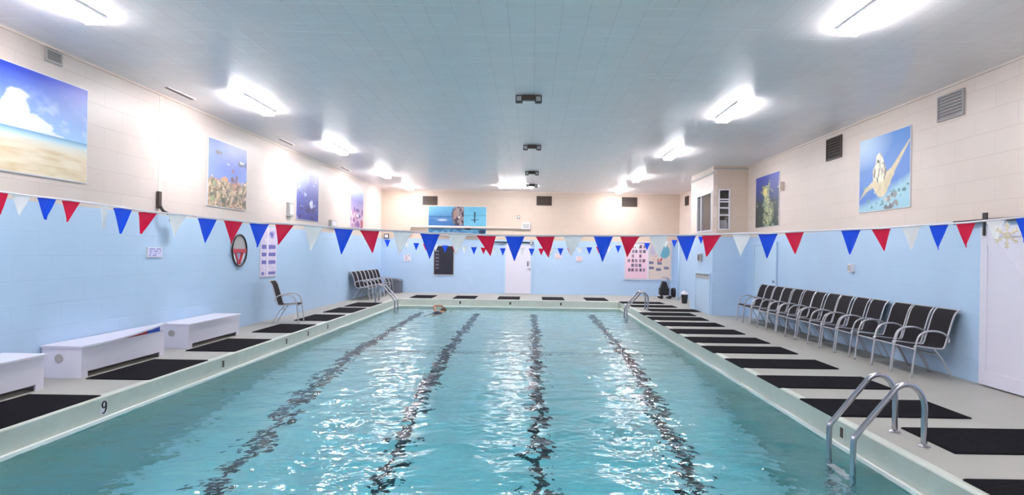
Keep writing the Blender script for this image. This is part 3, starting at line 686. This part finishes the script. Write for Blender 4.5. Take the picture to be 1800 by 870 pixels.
# ------------------------------------------------------------------ doors
def far_door():
    x0, x1, h = -1.09, .02, 2.05
    t = thing('door_1', None, None, ((x0+x1)/2, YF, 0)); t['kind'] = 'structure'; W = (x1-x0)/2
    b = MB(); b.box(-W+.04, W-.04, -.05, 0, .01, h-.04); b.build('door_leaf', m_whitewood, t, bevel=.004)
    b = MB(); b.box(-W-.03, -W+.04, -.07, 0, 0, h); b.box(W-.04, W+.03, -.07, 0, 0, h); b.box(-W-.03, W+.03, -.07, 0, h-.04, h+.03); b.build('door_frame', m_palebluedoor, t)
    b = MB(); b.box(W-.19, W-.13, -.07, -.05, 1.14, 1.34); b.cyl((W-.16,-.10,1.04), (W-.02,-.10,1.04), .018); b.cyl((W-.10,-.05,1.04),(W-.10,-.10,1.04), .015); b.build('door_handle', m_chrome, t)
    t2 = thing('door_rail', 'dark rail with end block above the white far door', 'rail', ((x0+x1)/2, YF, 2.08))
    b = MB(); b.box(-.97, W+.06, -.11, -.07, .0, .05); b.build('track', m_black, t2)
    b = MB(); b.box(W-.08, W+.02, -.12, -.0, -.05, .12); b.build('end_block', m_greybox, t2)
far_door()
def barn_door():
    t = thing('door_3', None, None, (XR, 7.50, 0)); t['kind'] = 'structure'
    b = MB(); b.box(-.05, -.0, -1.0, 1.05, .02, 2.10); b.build('door_leaf', m_whitewood, t, bevel=.004)
    b = MB()
    for y in (-1.0, .93): b.box(-.068, -.05, y, y+.12, .02, 2.10)
    b.box(-.068, -.05, -.88, .93, 1.96, 2.10); b.box(-.068, -.05, -.88, .93, .02, .2)
    b.prism([(-.88,.2),(-.78,.2),(.93,1.86),(.93,1.96),(.83,1.96),(-.88,.3)], -.066, -.05, 'x')
    b.build('door_brace', m_whitewood, t)
    t2 = thing('sliding_door_track', 'dark metal track with black hangers above the white sliding door', 'track', (XR, 7.5, 2.15))
    b = MB(); b.box(-.08, -.06, -2.5, 1.6, 0, .05); b.build('track', m_black, t2)
    for y in (.90, -.8):
        b = MB(); b.box(-.10, -.08, y, y+.08, .0, .13); b.box(-.095, -.075, y+.05, y+.08, -.17, .01); b.build('hanger', m_black, t2)
barn_door()
def right_door():
    Ya, _ = onR(1367, 500); Yb, _ = onR(1327, 500); c, W = (Ya+Yb)/2, (Yb-Ya)/2
    t = thing('door_4', None, None, (XR, c, 0)); t['kind'] = 'structure'
    b = MB(); b.box(-.03, 0, -W+.06, W-.06, .01, 1.98); b.build('door_leaf', m_palebluedoor, t, bevel=.004)
    b = MB(); b.box(-.05, 0, -W, -W+.06, 0, 2.04); b.box(-.05, 0, W-.06, W, 0, 2.04); b.box(-.05, 0, -W+.06, W-.06, 1.98, 2.04); b.build('door_frame', m_palebluedoor, t)
    b = MB(); b.cyl((-.07, -W+.16, 1.05), (-.03, -W+.16, 1.05), .03); b.build('door_handle', m_chrome, t)
right_door()

# ------------------------------------------------------------------ ceiling fittings
def light_fixture(label, x, y, rz=0, w_=.22, L_=1.32):
    t = thing('ceiling_light', label, 'ceiling light', (x, y, ZC), rz, 'fluorescent ceiling lights')
    b = MB(); b.box(-w_/2-.02, w_/2+.02, -L_/2, L_/2, -.03, -.0); b.build('housing', m_white, t)
    b = MB(); b.prism([(-w_/2,-.03),(-w_/2+.012,-.085),(w_/2-.012,-.085),(w_/2,-.03)], -L_/2+.006, L_/2-.006, 'y'); b.build('diffuser', m_diff, t)
    for s in (-1, 1):
        b = MB(); b.prism([(-w_/2-.004,-.03),(-w_/2+.01,-.09),(w_/2-.01,-.09),(w_/2+.004,-.03)], s*(L_/2-.006), s*L_/2, 'y'); b.build('end_cap', m_diff, t)
    return t
LY = [-2.0, 1.75, 6.42, 11.1, 15.8, 20.85, 24.95]
proto = None
for side, lx in (('left', -4.84), ('right', 3.45)):
    for i, y in enumerate(LY):
        lab = 'lit fluorescent ceiling light in the %s row, %s' % (side, 'behind the camera' if i == 0 else 'out of frame above the camera' if i == 1 else ORD[i-2]+' from the camera')
        if proto is None: proto = light_fixture(lab, lx, y)
        else: dup(proto, (lx, y, ZC), 0, lab)
light_fixture('lit ceiling light set crosswise near the middle of far wall', -.62, 24.0, PI/2, .34, 1.25)
# twin fittings along the centre
def twin(label, x, y):
    t = thing('twin_spot_fitting', label, 'ceiling fitting', (x, y, ZC), 0, 'twin spot fittings along the ceiling centre')
    for s in (-1, 1):
        b = MB(); b.box(s*.155-.055, s*.155+.055, -.06, .06, -.12, -.01); h = b.build('spot_head', m_black, t, bevel=.01)
        b = MB(); b.box(s*.155-.04, s*.155+.04, -.065, -.06, -.105, -.03); b.build('lens', m_greybox, h)
    b = MB(); b.box(-.10, .10, -.05, .05, -.08, -.0); b.build('bar', m_bronze, t)
    return t
p0 = twin('dark twin-spot fitting on the ceiling centre, first from the camera', -.08, 10.3)
for i, y in enumerate((15.0, 19.8, 23.4)): dup(p0, (-.02, y, ZC), 0, 'dark twin-spot fitting on the ceiling centre, %s from the camera' % ORD[i+1])
for i, y in enumerate((10.5, 15.05, 19.9)):
    t = thing('slot_vent', 'narrow dark slot vent in the ceiling beside left wall, %s from the camera' % ORD[i], 'vent', (-5.78, y, ZC), 0, 'ceiling slot vents')
    b = MB(); b.box(-.05, .05, -.42, .42, -.012, 0); b.build('frame', m_ceil, t); b = MB(); b.box(-.025, .025, -.40, .40, -.016, -.012); b.build('slot', m_bronze, t)

# ------------------------------------------------------------------ bunting
def pennant(parent, x, ztop, wd, ht, tipx, col, seed, fold=False):
    """thin vinyl triangle hung from its top hem, lightly curved"""
    rng = random.Random(seed); nu, nv = 7, 9; F_, B_ = [], []; amp = rng.uniform(.004,.012)*wd/.18; ph = rng.uniform(0, 6)
    for j in range(nv):
        v = j/(nv-1); half = wd/2*(1-v*.985)*(.32 if fold else 1)
        for i in range(nu):
            u = i/(nu-1)*2-1; yy = amp*math.sin(ph+u*2.2+v*2)*v*1.6 + (.02*math.sin(u*7) if fold else 0)
            F_.append((x+u*half+(tipx-x)*v, yy-.0008, ztop-v*ht)); B_.append((x+u*half+(tipx-x)*v, yy+.0008, ztop-v*ht))
    b = MB(); fs = []
    for j in range(nv-1):
        for i in range(nu-1):
            a = j*nu+i; fs.append((a, a+nu, a+nu+1, a+1))
    b.add(F_, fs)
    if not fold: b.box(x-wd/2, x+wd/2, -.003, .003, ztop-.012*wd/.18, ztop)
    o = b.build('pennant', FLAG[col], parent, smooth=False, recalc=False); o['label'] = FNAME[col]; return o
YB = 6.1
near = [(-1,337,'r',0),(38.5,343,'w',34,35),(83,348,'b',80,38),(126,353,'r',118,37),(184,361,'w',182,40),(216.5,366,'b',212,45),(260.5,373,'r',248,38),(312.5,377,'w',306,38),
 (365,384,'b',361,43),(411,388,'r',406,41),(456,393,'b',452,42),(501,394,'r',489,36),(551.5,398,'w',546,42),(604.5,402,'b',600,45),(650,405,'r',655,40),(707.5,407,'w',702,41),
 (756,411,'b',755,44),(804.5,411,'w',802,37),(855,414,'r',862,36),(905,415,'b',904,44),(958,415,'r',964,38),(1007.5,415,'w',1004,36),(1060.5,415,'b',1059,45),(1107,415,'r',1102,37),
 (1157,414,'w',1158,42),(1206,414,'b',1207,45),(1250.5,413,'r',1242,38),(1304,411,'w',1302,40),(1349.5,411,'b',1348,43),(1395.5,408,'r',1398,38),(1495,404,'b',1494,43),(1548,402,'r',1554,39),
 (1601,398,'w',1602,40),(1649.5,395,'b',1649,44),(1697,392,'r',1698,43),(1749,387,'w',1752,46),(1801,382,'b',1800,44)]
def bunting(name, label, Y, pts_px, tiph, wd_px, end_z):
    t = thing(name, label, 'bunting', (0, Y, 0))
    line = []
    for q in pts_px:
        x, z = onF(q[0], q[1], Y); line.append((x, z))
    line.sort(); pts = [(XL, 0, end_z[0])]+[(x, 0, z+.004) for x, z in line[::1]]+[(XR, 0, end_z[1])]
    b = MB(); b.tube(pts, .010 if Y < 10 else .004, 6); o = b.build('cord', m_white, t); o['label'] = 'white cord'
    for i, q in enumerate(pts_px):
        x, z = onF(q[0], q[1], Y); tx = q[3] if q[3] else q[0]; h = q[4] if len(q) > 4 else 40
        xt, zt_ = onF(tx, q[1]+h, Y)
        pennant(t, x, z, wd_px*Y/F, z-zt_, xt, q[2], i, fold=(q[0] == 184))
    return t
near_b = bunting('bunting', 'near string of red, white and blue pennants across the pool, closest to camera', YB, near, 40, 34, (2.40, 2.36))
far = []
x = 681.0; k = 0
while x < 1260:
    y = 437-16.5*((x-935)/262)**2
    far.append((x, y, 'brw'[k % 3], x, 13 if k % 3 == 0 else 12)); x += 16.9 if x < 1150 else 15.6; k += 1
far = [q for q in far if not (q[0] < 700 and q[2] != 'b')]
x0f, x1f = onF(640, 400, 18.1), onF(1255, 402, 18.1)
bunting('bunting', 'far string of tiny red, white and blue pennants near the far wall', 18.1, far, 12, 10.5, (1.98, 2.02))
# snowflake ornament hanging on the near string
xs_, zs_ = onF(1770, 414, YB-.07); rs = 23*(YB-.07)/F
t = thing('snowflake_ornament', 'gold glitter snowflake ornament hanging from the near bunting', 'ornament', (xs_, YB-.07, zs_))
b = MB()
for k in range(6):
    a = PI/6+k*PI/3+PI/3*0; c, s = math.cos(a+PI/3), math.sin(a+PI/3)
    b.tube([(0,0,0),(rs*c,0,rs*s)], .0065, 6)
    for f_ in (.45, .72):
        for sg in (-1, 1):
            a2 = a+PI/3+sg*PI/4; b.tube([(rs*f_*c,0,rs*f_*s),(rs*f_*c+rs*.26*math.cos(a2),0,rs*f_*s+rs*.26*math.sin(a2))], .005, 6)
for k in range(6):
    a = k*PI/3+PI/6; a2 = a+PI/3; b.tube([(rs*.3*math.cos(a),0,rs*.3*math.sin(a)),(rs*.3*math.cos(a2),0,rs*.3*math.sin(a2))], .006, 6)
b.build('flake', m_gold, t)
b = MB(); b.tube([(0,0,rs),(0,.03,rs+.035)], .0015, 5); b.build('hanging_thread', m_white, t)

# ------------------------------------------------------------------ mats
def mat_bm(W, L):
    b = MB(); b.box(-W/2, W/2, -L/2, L/2, 0, .010)
    n = int(L/.026)
    for i in range(n):
        y = -L/2+(i+.5)*L/n; b.box(-W/2+.008, W/2-.008, y-.006, y+.006, .010, .016)
    return b
matmesh = mat_bm(1.46, .80).build('rubber_mat', m_rubber)
def place_mat(i, x, y, rz, label, group):
    o = matmesh if i == 0 else matmesh.copy()
    if i: COL.objects.link(o)
    o.location = (x, y, .001); o.rotation_euler = (0, 0, rz); tag(o, label, 'mat', group); return o
RM = [(4.05,3.98),(5.87,4.36),(7.09,3.88),(8.52,3.88),(9.95,3.87),(11.38,3.86),(12.66,3.86),(14.05,3.85),(15.5,3.85),(16.85,3.85),(18.1,3.85),(19.4,4.30),(20.85,3.95),(22.3,3.85)]
RM[0] = (4.42, 3.99)
k = 0
for i, (y, x) in enumerate(RM):
    extra = {0: 'black ribbed rubber mat at the bottom right edge, nearest on right deck', 1: 'black rubber mat right behind the near pool ladder posts on right deck'}.get(i, 'black rubber mat on right deck, %s from the camera' % ORD[i])
    place_mat(k, x, y, 0, extra, 'black rubber mats along the right deck'); k += 1
for i, y in enumerate((6.38, 8.74, 11.05, 13.5, 15.75, 17.85, 19.82)):
    place_mat(k, -5.13, y, PI/2, 'black rubber mat on left deck, %s from the camera' % ORD[i], 'black rubber mats along the left deck'); k += 1
for i, x in enumerate((-3.95, -2.40, -.80, .82, 2.40)):
    place_mat(k, x, 23.75, PI/2, 'black rubber mat on far deck, %s from the left' % ORD[i], 'black rubber mats along the far deck'); k += 1

# ------------------------------------------------------------------ chairs
def chair_proto(label, group):
    """front faces local -Y, origin on the floor"""
    t = thing('patio_chair', label, 'chair', (0,0,0), 0, group); w_ = .235
    prof = [(-.25,.425),(-.22,.445),(-.05,.425),(.12,.41),(.17,.43),(.20,.52),(.25,.70),(.30,.86),(.345,.93),(.375,.95)]
    P = catmull([Vector((0, y, z)) for y, z in prof], 3)
    iseat = 12
    def sling(pts, name):
        b = MB(); T = .006; vs = []; n = len(pts)
        for p in pts: vs += [(-w_+.012, p.y, p.z), (w_-.012, p.y, p.z)]
        for p in pts: vs += [(-w_+.012, p.y+.003, p.z-T), (w_-.012, p.y+.003, p.z-T)]
        fs = []
        for i in range(n-1):
            a = 2*i; c = a+2*n; fs += [(a, a+1, a+3, a+2), (c, c+2, c+3, c+1), (a, a+2, c+2, c), (a+1, c+1, c+3, a+3)]
        fs += [(0, 2*n, 2*n+1, 1), (2*n-2, 2*n-1, 4*n-1, 4*n-2)]
        b.add(vs, fs); b.build(name, m_sling, t, smooth=False)
    sling(P[:iseat+1], 'seat'); sling(P[iseat:], 'backrest')
    for s in (-1, 1):
        x = s*w_
        b = MB(); b.tube([(x, p.y, p.z) for p in P], .0125, 8); b.build('side_rail', m_tube, t, smooth=True)
        xo = s*(w_+.018)
        b = MB(); b.tube([(xo, -.29, .0), (xo, -.265, .22), (xo, -.235, .46)], .0135, 8, 4); b.build('leg', m_tube, t, smooth=True)
        b = MB(); b.tube([(xo, -.235, .46), (xo, -.19, .585), (xo, -.10, .645), (xo, .04, .655), (xo, .16, .62), (xo, .225, .545), (xo, .215, .50)], .0145, 8, 5); b.build('armrest', m_tube, t, smooth=True)
        b = MB(); b.tube([(x, .02, .415), (x, .14, .27), (x+s*.012, .29, .0)], .011, 8, 4); b.build('leg', m_tube, t, smooth=True)
    for xx, yy, zz in ((w_+.018, -.243, .40), (w_, .10, .32), (w_, .375, .95)):
        b = MB(); b.tube([(-xx, yy, zz), (xx, yy, zz)], .011, 8); b.build('crossbar', m_tube, t, smooth=True)
    return t
RY = [8.94,9.48,10.02,10.72,11.27,11.82,12.37,12.92,13.46,14.0,14.54,15.08,15.62,16.16]
G1 = 'black sling chairs along the right wall'
c0 = chair_proto('black sling patio chair in the right wall row, nearest the camera', G1)
for i, y in enumerate(RY):
    lab = 'black sling patio chair in the right wall row, %s' % ('nearest the camera' if i == 0 else 'farthest from the camera' if i == 13 else ORD[i]+' from the camera')
    jit = random.uniform(-.03, .03); loc = (5.62+random.uniform(-.015,.015), y+.265, 0); rz = -PI/2+jit*.5
    if i == 0: c0.location = loc; c0.rotation_euler = (0,0,rz)
    else: dup(c0, loc, rz, lab)
c = dup(c0, (-5.50, 14.60, 0), PI/2+.12, 'single black sling patio chair alone against left wall'); del c['group']
for i in range(7):
    c = dup(c0, (-5.70, 21.85+i*.54, 0), PI/2, 'black sling patio chair in the far left corner row, %s from the camera' % ORD[i]); c['group'] = 'black chairs in the far left corner'

# ------------------------------------------------------------------ white storage benches
def bench(label, y0, y1, open_lid=False):
    D, H, L_ = .50, .385, y1-y0
    t = thing('storage_bench', label, 'storage bench', (XL, (y0+y1)/2, 0), 0)
    x0, x1 = .02, .52; l = L_/2
    b = MB()
    b.box(x1-.022, x1, -l, l, .075, H); b.box(x1-.022, x1, -l, -l+.12, 0, .075); b.box(x1-.022, x1, l-.12, l, 0, .075)
    b.build('front_panel', m_whitewood, t)
    b = MB(); b.box(x0, x1-.022, -l, -l+.022, 0, H); b.build('end_panel', m_whitewood, t)
    b = MB(); b.box(x0, x1-.022, l-.022, l, 0, H); b.build('end_panel', m_whitewood, t)
    b = MB(); b.box(x0, x0+.02, -l+.022, l-.022, 0, H); b.build('back_panel', m_whitewood, t)
    b = MB(); b.box(x0+.02, x1-.03, -l+.022, l-.022, .06, .08); b.build('bottom_panel', m_whitewood, t)
    b = MB(); b.lathe([(.045,0),(.052,.004),(.052,.010),(.030,.012),(.012,.009)], 24); o = b.build('round_vent', m_grey, t); o.rotation_euler = (PI/2, 0, 0); o.location = (.24, -l, .25)
    o['label'] = 'round grey vent'
    # lid: boards warped upwards at the far end when it does not close
    b = MB(); n = 14; vs = []; T = .022
    for j in range(n+1):
        y = -l-.02+(2*l+.04)*j/n; f = max(0, (j/n-.3)/.7)**1.4*.10 if open_lid else 0
        vs += [(x0-.005, y, H), (x1+.025, y, H+f), (x0-.005, y, H+T), (x1+.025, y, H+T+f)]
    fs = []
    for j in range(n):
        a = j*4; c = a+4; fs += [(a, a+1, c+1, c), (a+2, c+2, c+3, a+3), (a, c, c+2, a+2), (a+1, a+3, c+3, c+1)]
    fs += [(0,2,3,1), (n*4, n*4+1, n*4+3, n*4+2)]
    b.add(vs, fs); b.build('lid', m_whitewood, t)
    return t
bench('white storage bench cut off by the left edge of the frame', 5.62, 7.44)
bench('white storage bench with its lid ajar over red and blue gear', 8.06, 9.88, True)
bench('white storage bench with shut lid, farthest along left wall', 10.58, 12.42)
b = MB(); b.prism([(8.75,.09),(9.52,.09),(9.52,.436),(9.1,.405),(8.75,.382)], -5.71, -5.668, 'x'); tag(b.build('float_board', m_red), 'red float lying inside the bench with ajar lid', 'float')
b = MB(); b.prism([(9.54,.09),(9.84,.09),(9.84,.463),(9.54,.440)], -5.71, -5.668, 'x'); tag(b.build('float_board', m_bluep), 'blue float lying inside the bench with ajar lid', 'float')

# ------------------------------------------------------------------ pool ladders
def ladder(label, x, y0, sgn):
    t = thing('pool_ladder', label, 'pool ladder', (x, y0, 0)); S = .46
    prof = [(.33,0),(.33,.20),(.33,.36),(.30,.455),(.235,.525),(.16,.545),(.085,.515),(.03,.45),(-.12,.27),(-.27,.085),(-.292,.03),(-.295,-.05),(-.295,-1.45)]
    for y in (-S/2, S/2):
        P = [Vector((sgn*a, y, z)) for a, z in prof]
        q = catmull(P[:12], 5)+[P[12]]
        b = MB(); b.tube(q, .026, 12); b.build('rail', m_chrome, t, smooth=True)
        b = MB(); b.lathe([(.055,.0),(.055,.008),(.035,.018),(.024,.024)], 20, (sgn*.33, y, 0)); b.build('flange', m_chrome, t, smooth=False)
    for z in (-.42, -.72, -1.02, -1.32):
        b = MB(); b.box(sgn*-.295-.04, sgn*-.295+.04, -S/2+.02, S/2-.02, z, z+.025); b.build('tread', m_white, t)
    return t
ladder('stainless pool ladder at the near right, close to camera', PXR, 5.92, 1)
ladder('small stainless pool ladder at the far right end of pool', PXR, 19.4, 1)
ladder('small stainless pool ladder by the corner chairs, far left', PXL, 21.08, -1)

# ------------------------------------------------------------------ chest, cart, bin
t = thing('wicker_chest', 'grey woven storage chest in the far left corner by chairs', 'chest', (-5.50, 25.85, 0))
b = MB(); b.box(-.30, .28, -.30, .30, 0, .46); b.build('body', m_wicker, t, bevel=.012)
b = MB(); b.prism([(-.32,.465),(.30,.465),(.30,.50),(.2,.56),(-.32,.58)], -.32, .32, 'y'); b.build('lid', m_wicker, t, bevel=.01)
t = thing('pool_cleaner_cart', 'black pool cleaner on a chrome-handled cart below notice board', 'cart', (5.25, 24.75, 0))
b = MB(); b.box(-.32, .12, -.18, .18, .09, .13); b.build('platform', m_white, t)
for x, y in ((-.26,-.2),(.06,-.2),(-.26,.2),(.06,.2)):
    b = MB(); b.cyl((x, y-.02, .07), (x, y+.02, .07), .07); b.build('wheel', m_black, t)
b = MB(); b.box(-.31, .06, -.15, .15, .14, .42); b.prism([(-.28,.42),(.02,.42),(-.05,.66),(-.2,.68)], -.14, .14, 'y'); b.build('cleaner_body', m_black, t, bevel=.03)
b = MB(); b.tube([(.10,-.14,.1),(.06,-.14,.60),(.02,-.14,.78),(-.16,-.14,.80),(-.16,.14,.80),(.02,.14,.78),(.06,.14,.60),(.10,.14,.1)], .016, 8, 3); b.build('handle', m_chrome, t, smooth=True)
b = MB()
for k in range(5): 
    P = [(.25+.0*a, .15*math.cos(a), .24+.17*math.sin(a)) for a in [2*PI*i/20 for i in range(21)]]; b.tube([(p[0]+.025*k-.06, p[1], p[2]) for p in P], .016, 6)
b.build('hose_coil', m_black, t, smooth=True)
t = thing('pail', 'small black pail with a white lid beside corner booth', 'pail', (5.36, 22.4, 0))
b = MB(); b.lathe([(.09,0),(.12,.30),(.125,.31)], 20); b.build('bucket', m_black, t)
b = MB(); b.lathe([(.13,.312),(.135,.35),(.06,.42),(.04,.44)], 20); b.build('lid', m_white, t)
b = MB(); b.tube([(-.125,0,.27),(-.16,-.05,.16),(-.12,-.1,.12)], .008, 6); b.build('handle', m_chrome, t)

# ------------------------------------------------------------------ depth marks set in the coping
def glyph9(parent):
    b = MB(); d = .006
    b.tube([(0.045*math.cos(a), -d, .04+.045*math.sin(a)*1.1) for a in [2*PI*i/16 for i in range(17)]], .011, 6)
    b.tube([(.045,-d,.04),(.043,-d,-.03),(.01,-d,-.085),(-.035,-d,-.085)], .011, 6, 3)
    o = b.build('numeral', m_black, parent); o['label'] = 'black numeral 9'; return o
t = thing('depth_marker', 'white tile with black 9 set in the left pool edge', 'depth marker', (PXL+.001, 7.1, -.115), PI/2)
b = MB(); b.box(-.055, .055, -.004, 0, -.08, .075); b.build('tile', m_white, t); glyph9(t).scale = (.72, 1, .72)
def small_mark(x, y, rz, lab):
    t = thing('depth_marker', lab, 'depth marker', (x, y, -.11), rz)
    b = MB(); b.box(-.07, .07, -.004, 0, -.07, .07); b.build('tile', m_coping, t)
    b = MB(); b.box(-.03, .03, -.007, -.004, -.05, .05); b.build('mark', m_bronze, t)
for i, y in enumerate((9.85, 12.4, 13.6, 14.9)): small_mark(PXL+.001, y, PI/2, 'small dark mark on the left pool edge, %s beyond the 9' % ORD[i])
for px, lab in ((809, 'small dark mark on the far pool edge, leftmost'), (897, 'small dark mark on the far pool edge, in line with white door'), (986, 'small dark mark on the far pool edge, rightmost')): small_mark(onF(px, 531, PYF)[0], PYF-.001, 0, lab)
small_mark(PXR-.001, 6.5, -PI/2, 'small dark mark on right pool edge by the near ladder')

# ------------------------------------------------------------------ swimmer
def swimmer():
    z = ZW-.10
    V = [(0,0,z),(0,.18,z+.01),(0,.40,z+.02),(0,.52,z+.03),(0,.62,z+.05),(0,.73,z+.10),   # pelvis .. head (0-5)
         (-.17,.46,z+.06),(-.30,.62,z+.27),(-.12,.84,z+.26),(-.06,.90,z+.22),            # lifted arm bent at the elbow (6-9)
         (.17,.46,z+.02),(.24,.66,z-.06),(.22,.92,z-.10),(.22,1.0,z-.11),               # reaching arm (10-13)
         (-.09,-.06,z),(-.10,-.45,z-.03),(-.11,-.85,z+.0),(-.11,-.98,z+.02),
         (.09,-.06,z),(.10,-.45,z-.10),(.11,-.85,z-.16),(.11,-.98,z-.15)]
    E = [(0,1),(1,2),(2,3),(3,4),(4,5),(3,6),(6,7),(7,8),(8,9),(3,10),(10,11),(11,12),(12,13),(0,14),(14,15),(15,16),(16,17),(0,18),(18,19),(19,20),(20,21)]
    R = [.14,.12,.15,.12,.058,.095,.065,.045,.032,.036,.065,.045,.032,.036,.085,.06,.042,.03,.085,.06,.042,.03]
    me = bpy.data.meshes.new('person'); me.from_pydata(V, E, [])
    o = bpy.data.objects.new('person', me); COL.objects.link(o)
    o.modifiers.new('skin', 'SKIN').use_smooth_shade = True
    for i, r in enumerate(R): me.skin_vertices[0].data[i].radius = (r, r*.85)
    me.skin_vertices[0].data[0].use_root = True
    me.materials.append(m_skin)
    s = o.modifiers.new('sub', 'SUBSURF'); s.levels = 2; s.render_levels = 2
    o.location = (-2.95, 20.3, 0); o.rotation_euler = (0, 0, -.15)
    tag(o, 'swimmer doing front crawl in the far left lane, one arm lifted', 'person')
    b = MB(); b.lathe([(.015,.098),(.05,.088),(.085,.055),(.1,.0),(.098,-.02)], 16); h = b.build('swim_hair', mat('dark brown hair', (.06,.035,.02), .6), o, smooth=True); h.location = (0, .74, z+.115)
    # five fingers on each hand
    f = MB()
    for hx, hy, hz, s in ((-.06,.90,z+.22,1), (.22,1.0,z-.11,1)):
        for k, L_ in enumerate((.06,.075,.08,.072)):
            f.tube([(hx-.03+.02*k, hy+.02, hz), (hx-.033+.022*k, hy+.02+L_*.6, hz-.012), (hx-.033+.022*k, hy+.02+L_, hz-.028)], [.0095,.009,.007], 6)
        f.tube([(hx+.035, hy-.01, hz), (hx+.065, hy+.03, hz-.01)], [.011,.008], 6)
    f.build('fingers', m_skin, o, smooth=True)
    b = MB(); b.tube([(0,-.14,z+.0),(0,-.04,z),(0,.08,z+.004),(0,.15,z+.008)], [.135,.165,.155,.13], 16); b.build('swim_trunks', m_trunks, o, smooth=True)
swimmer()
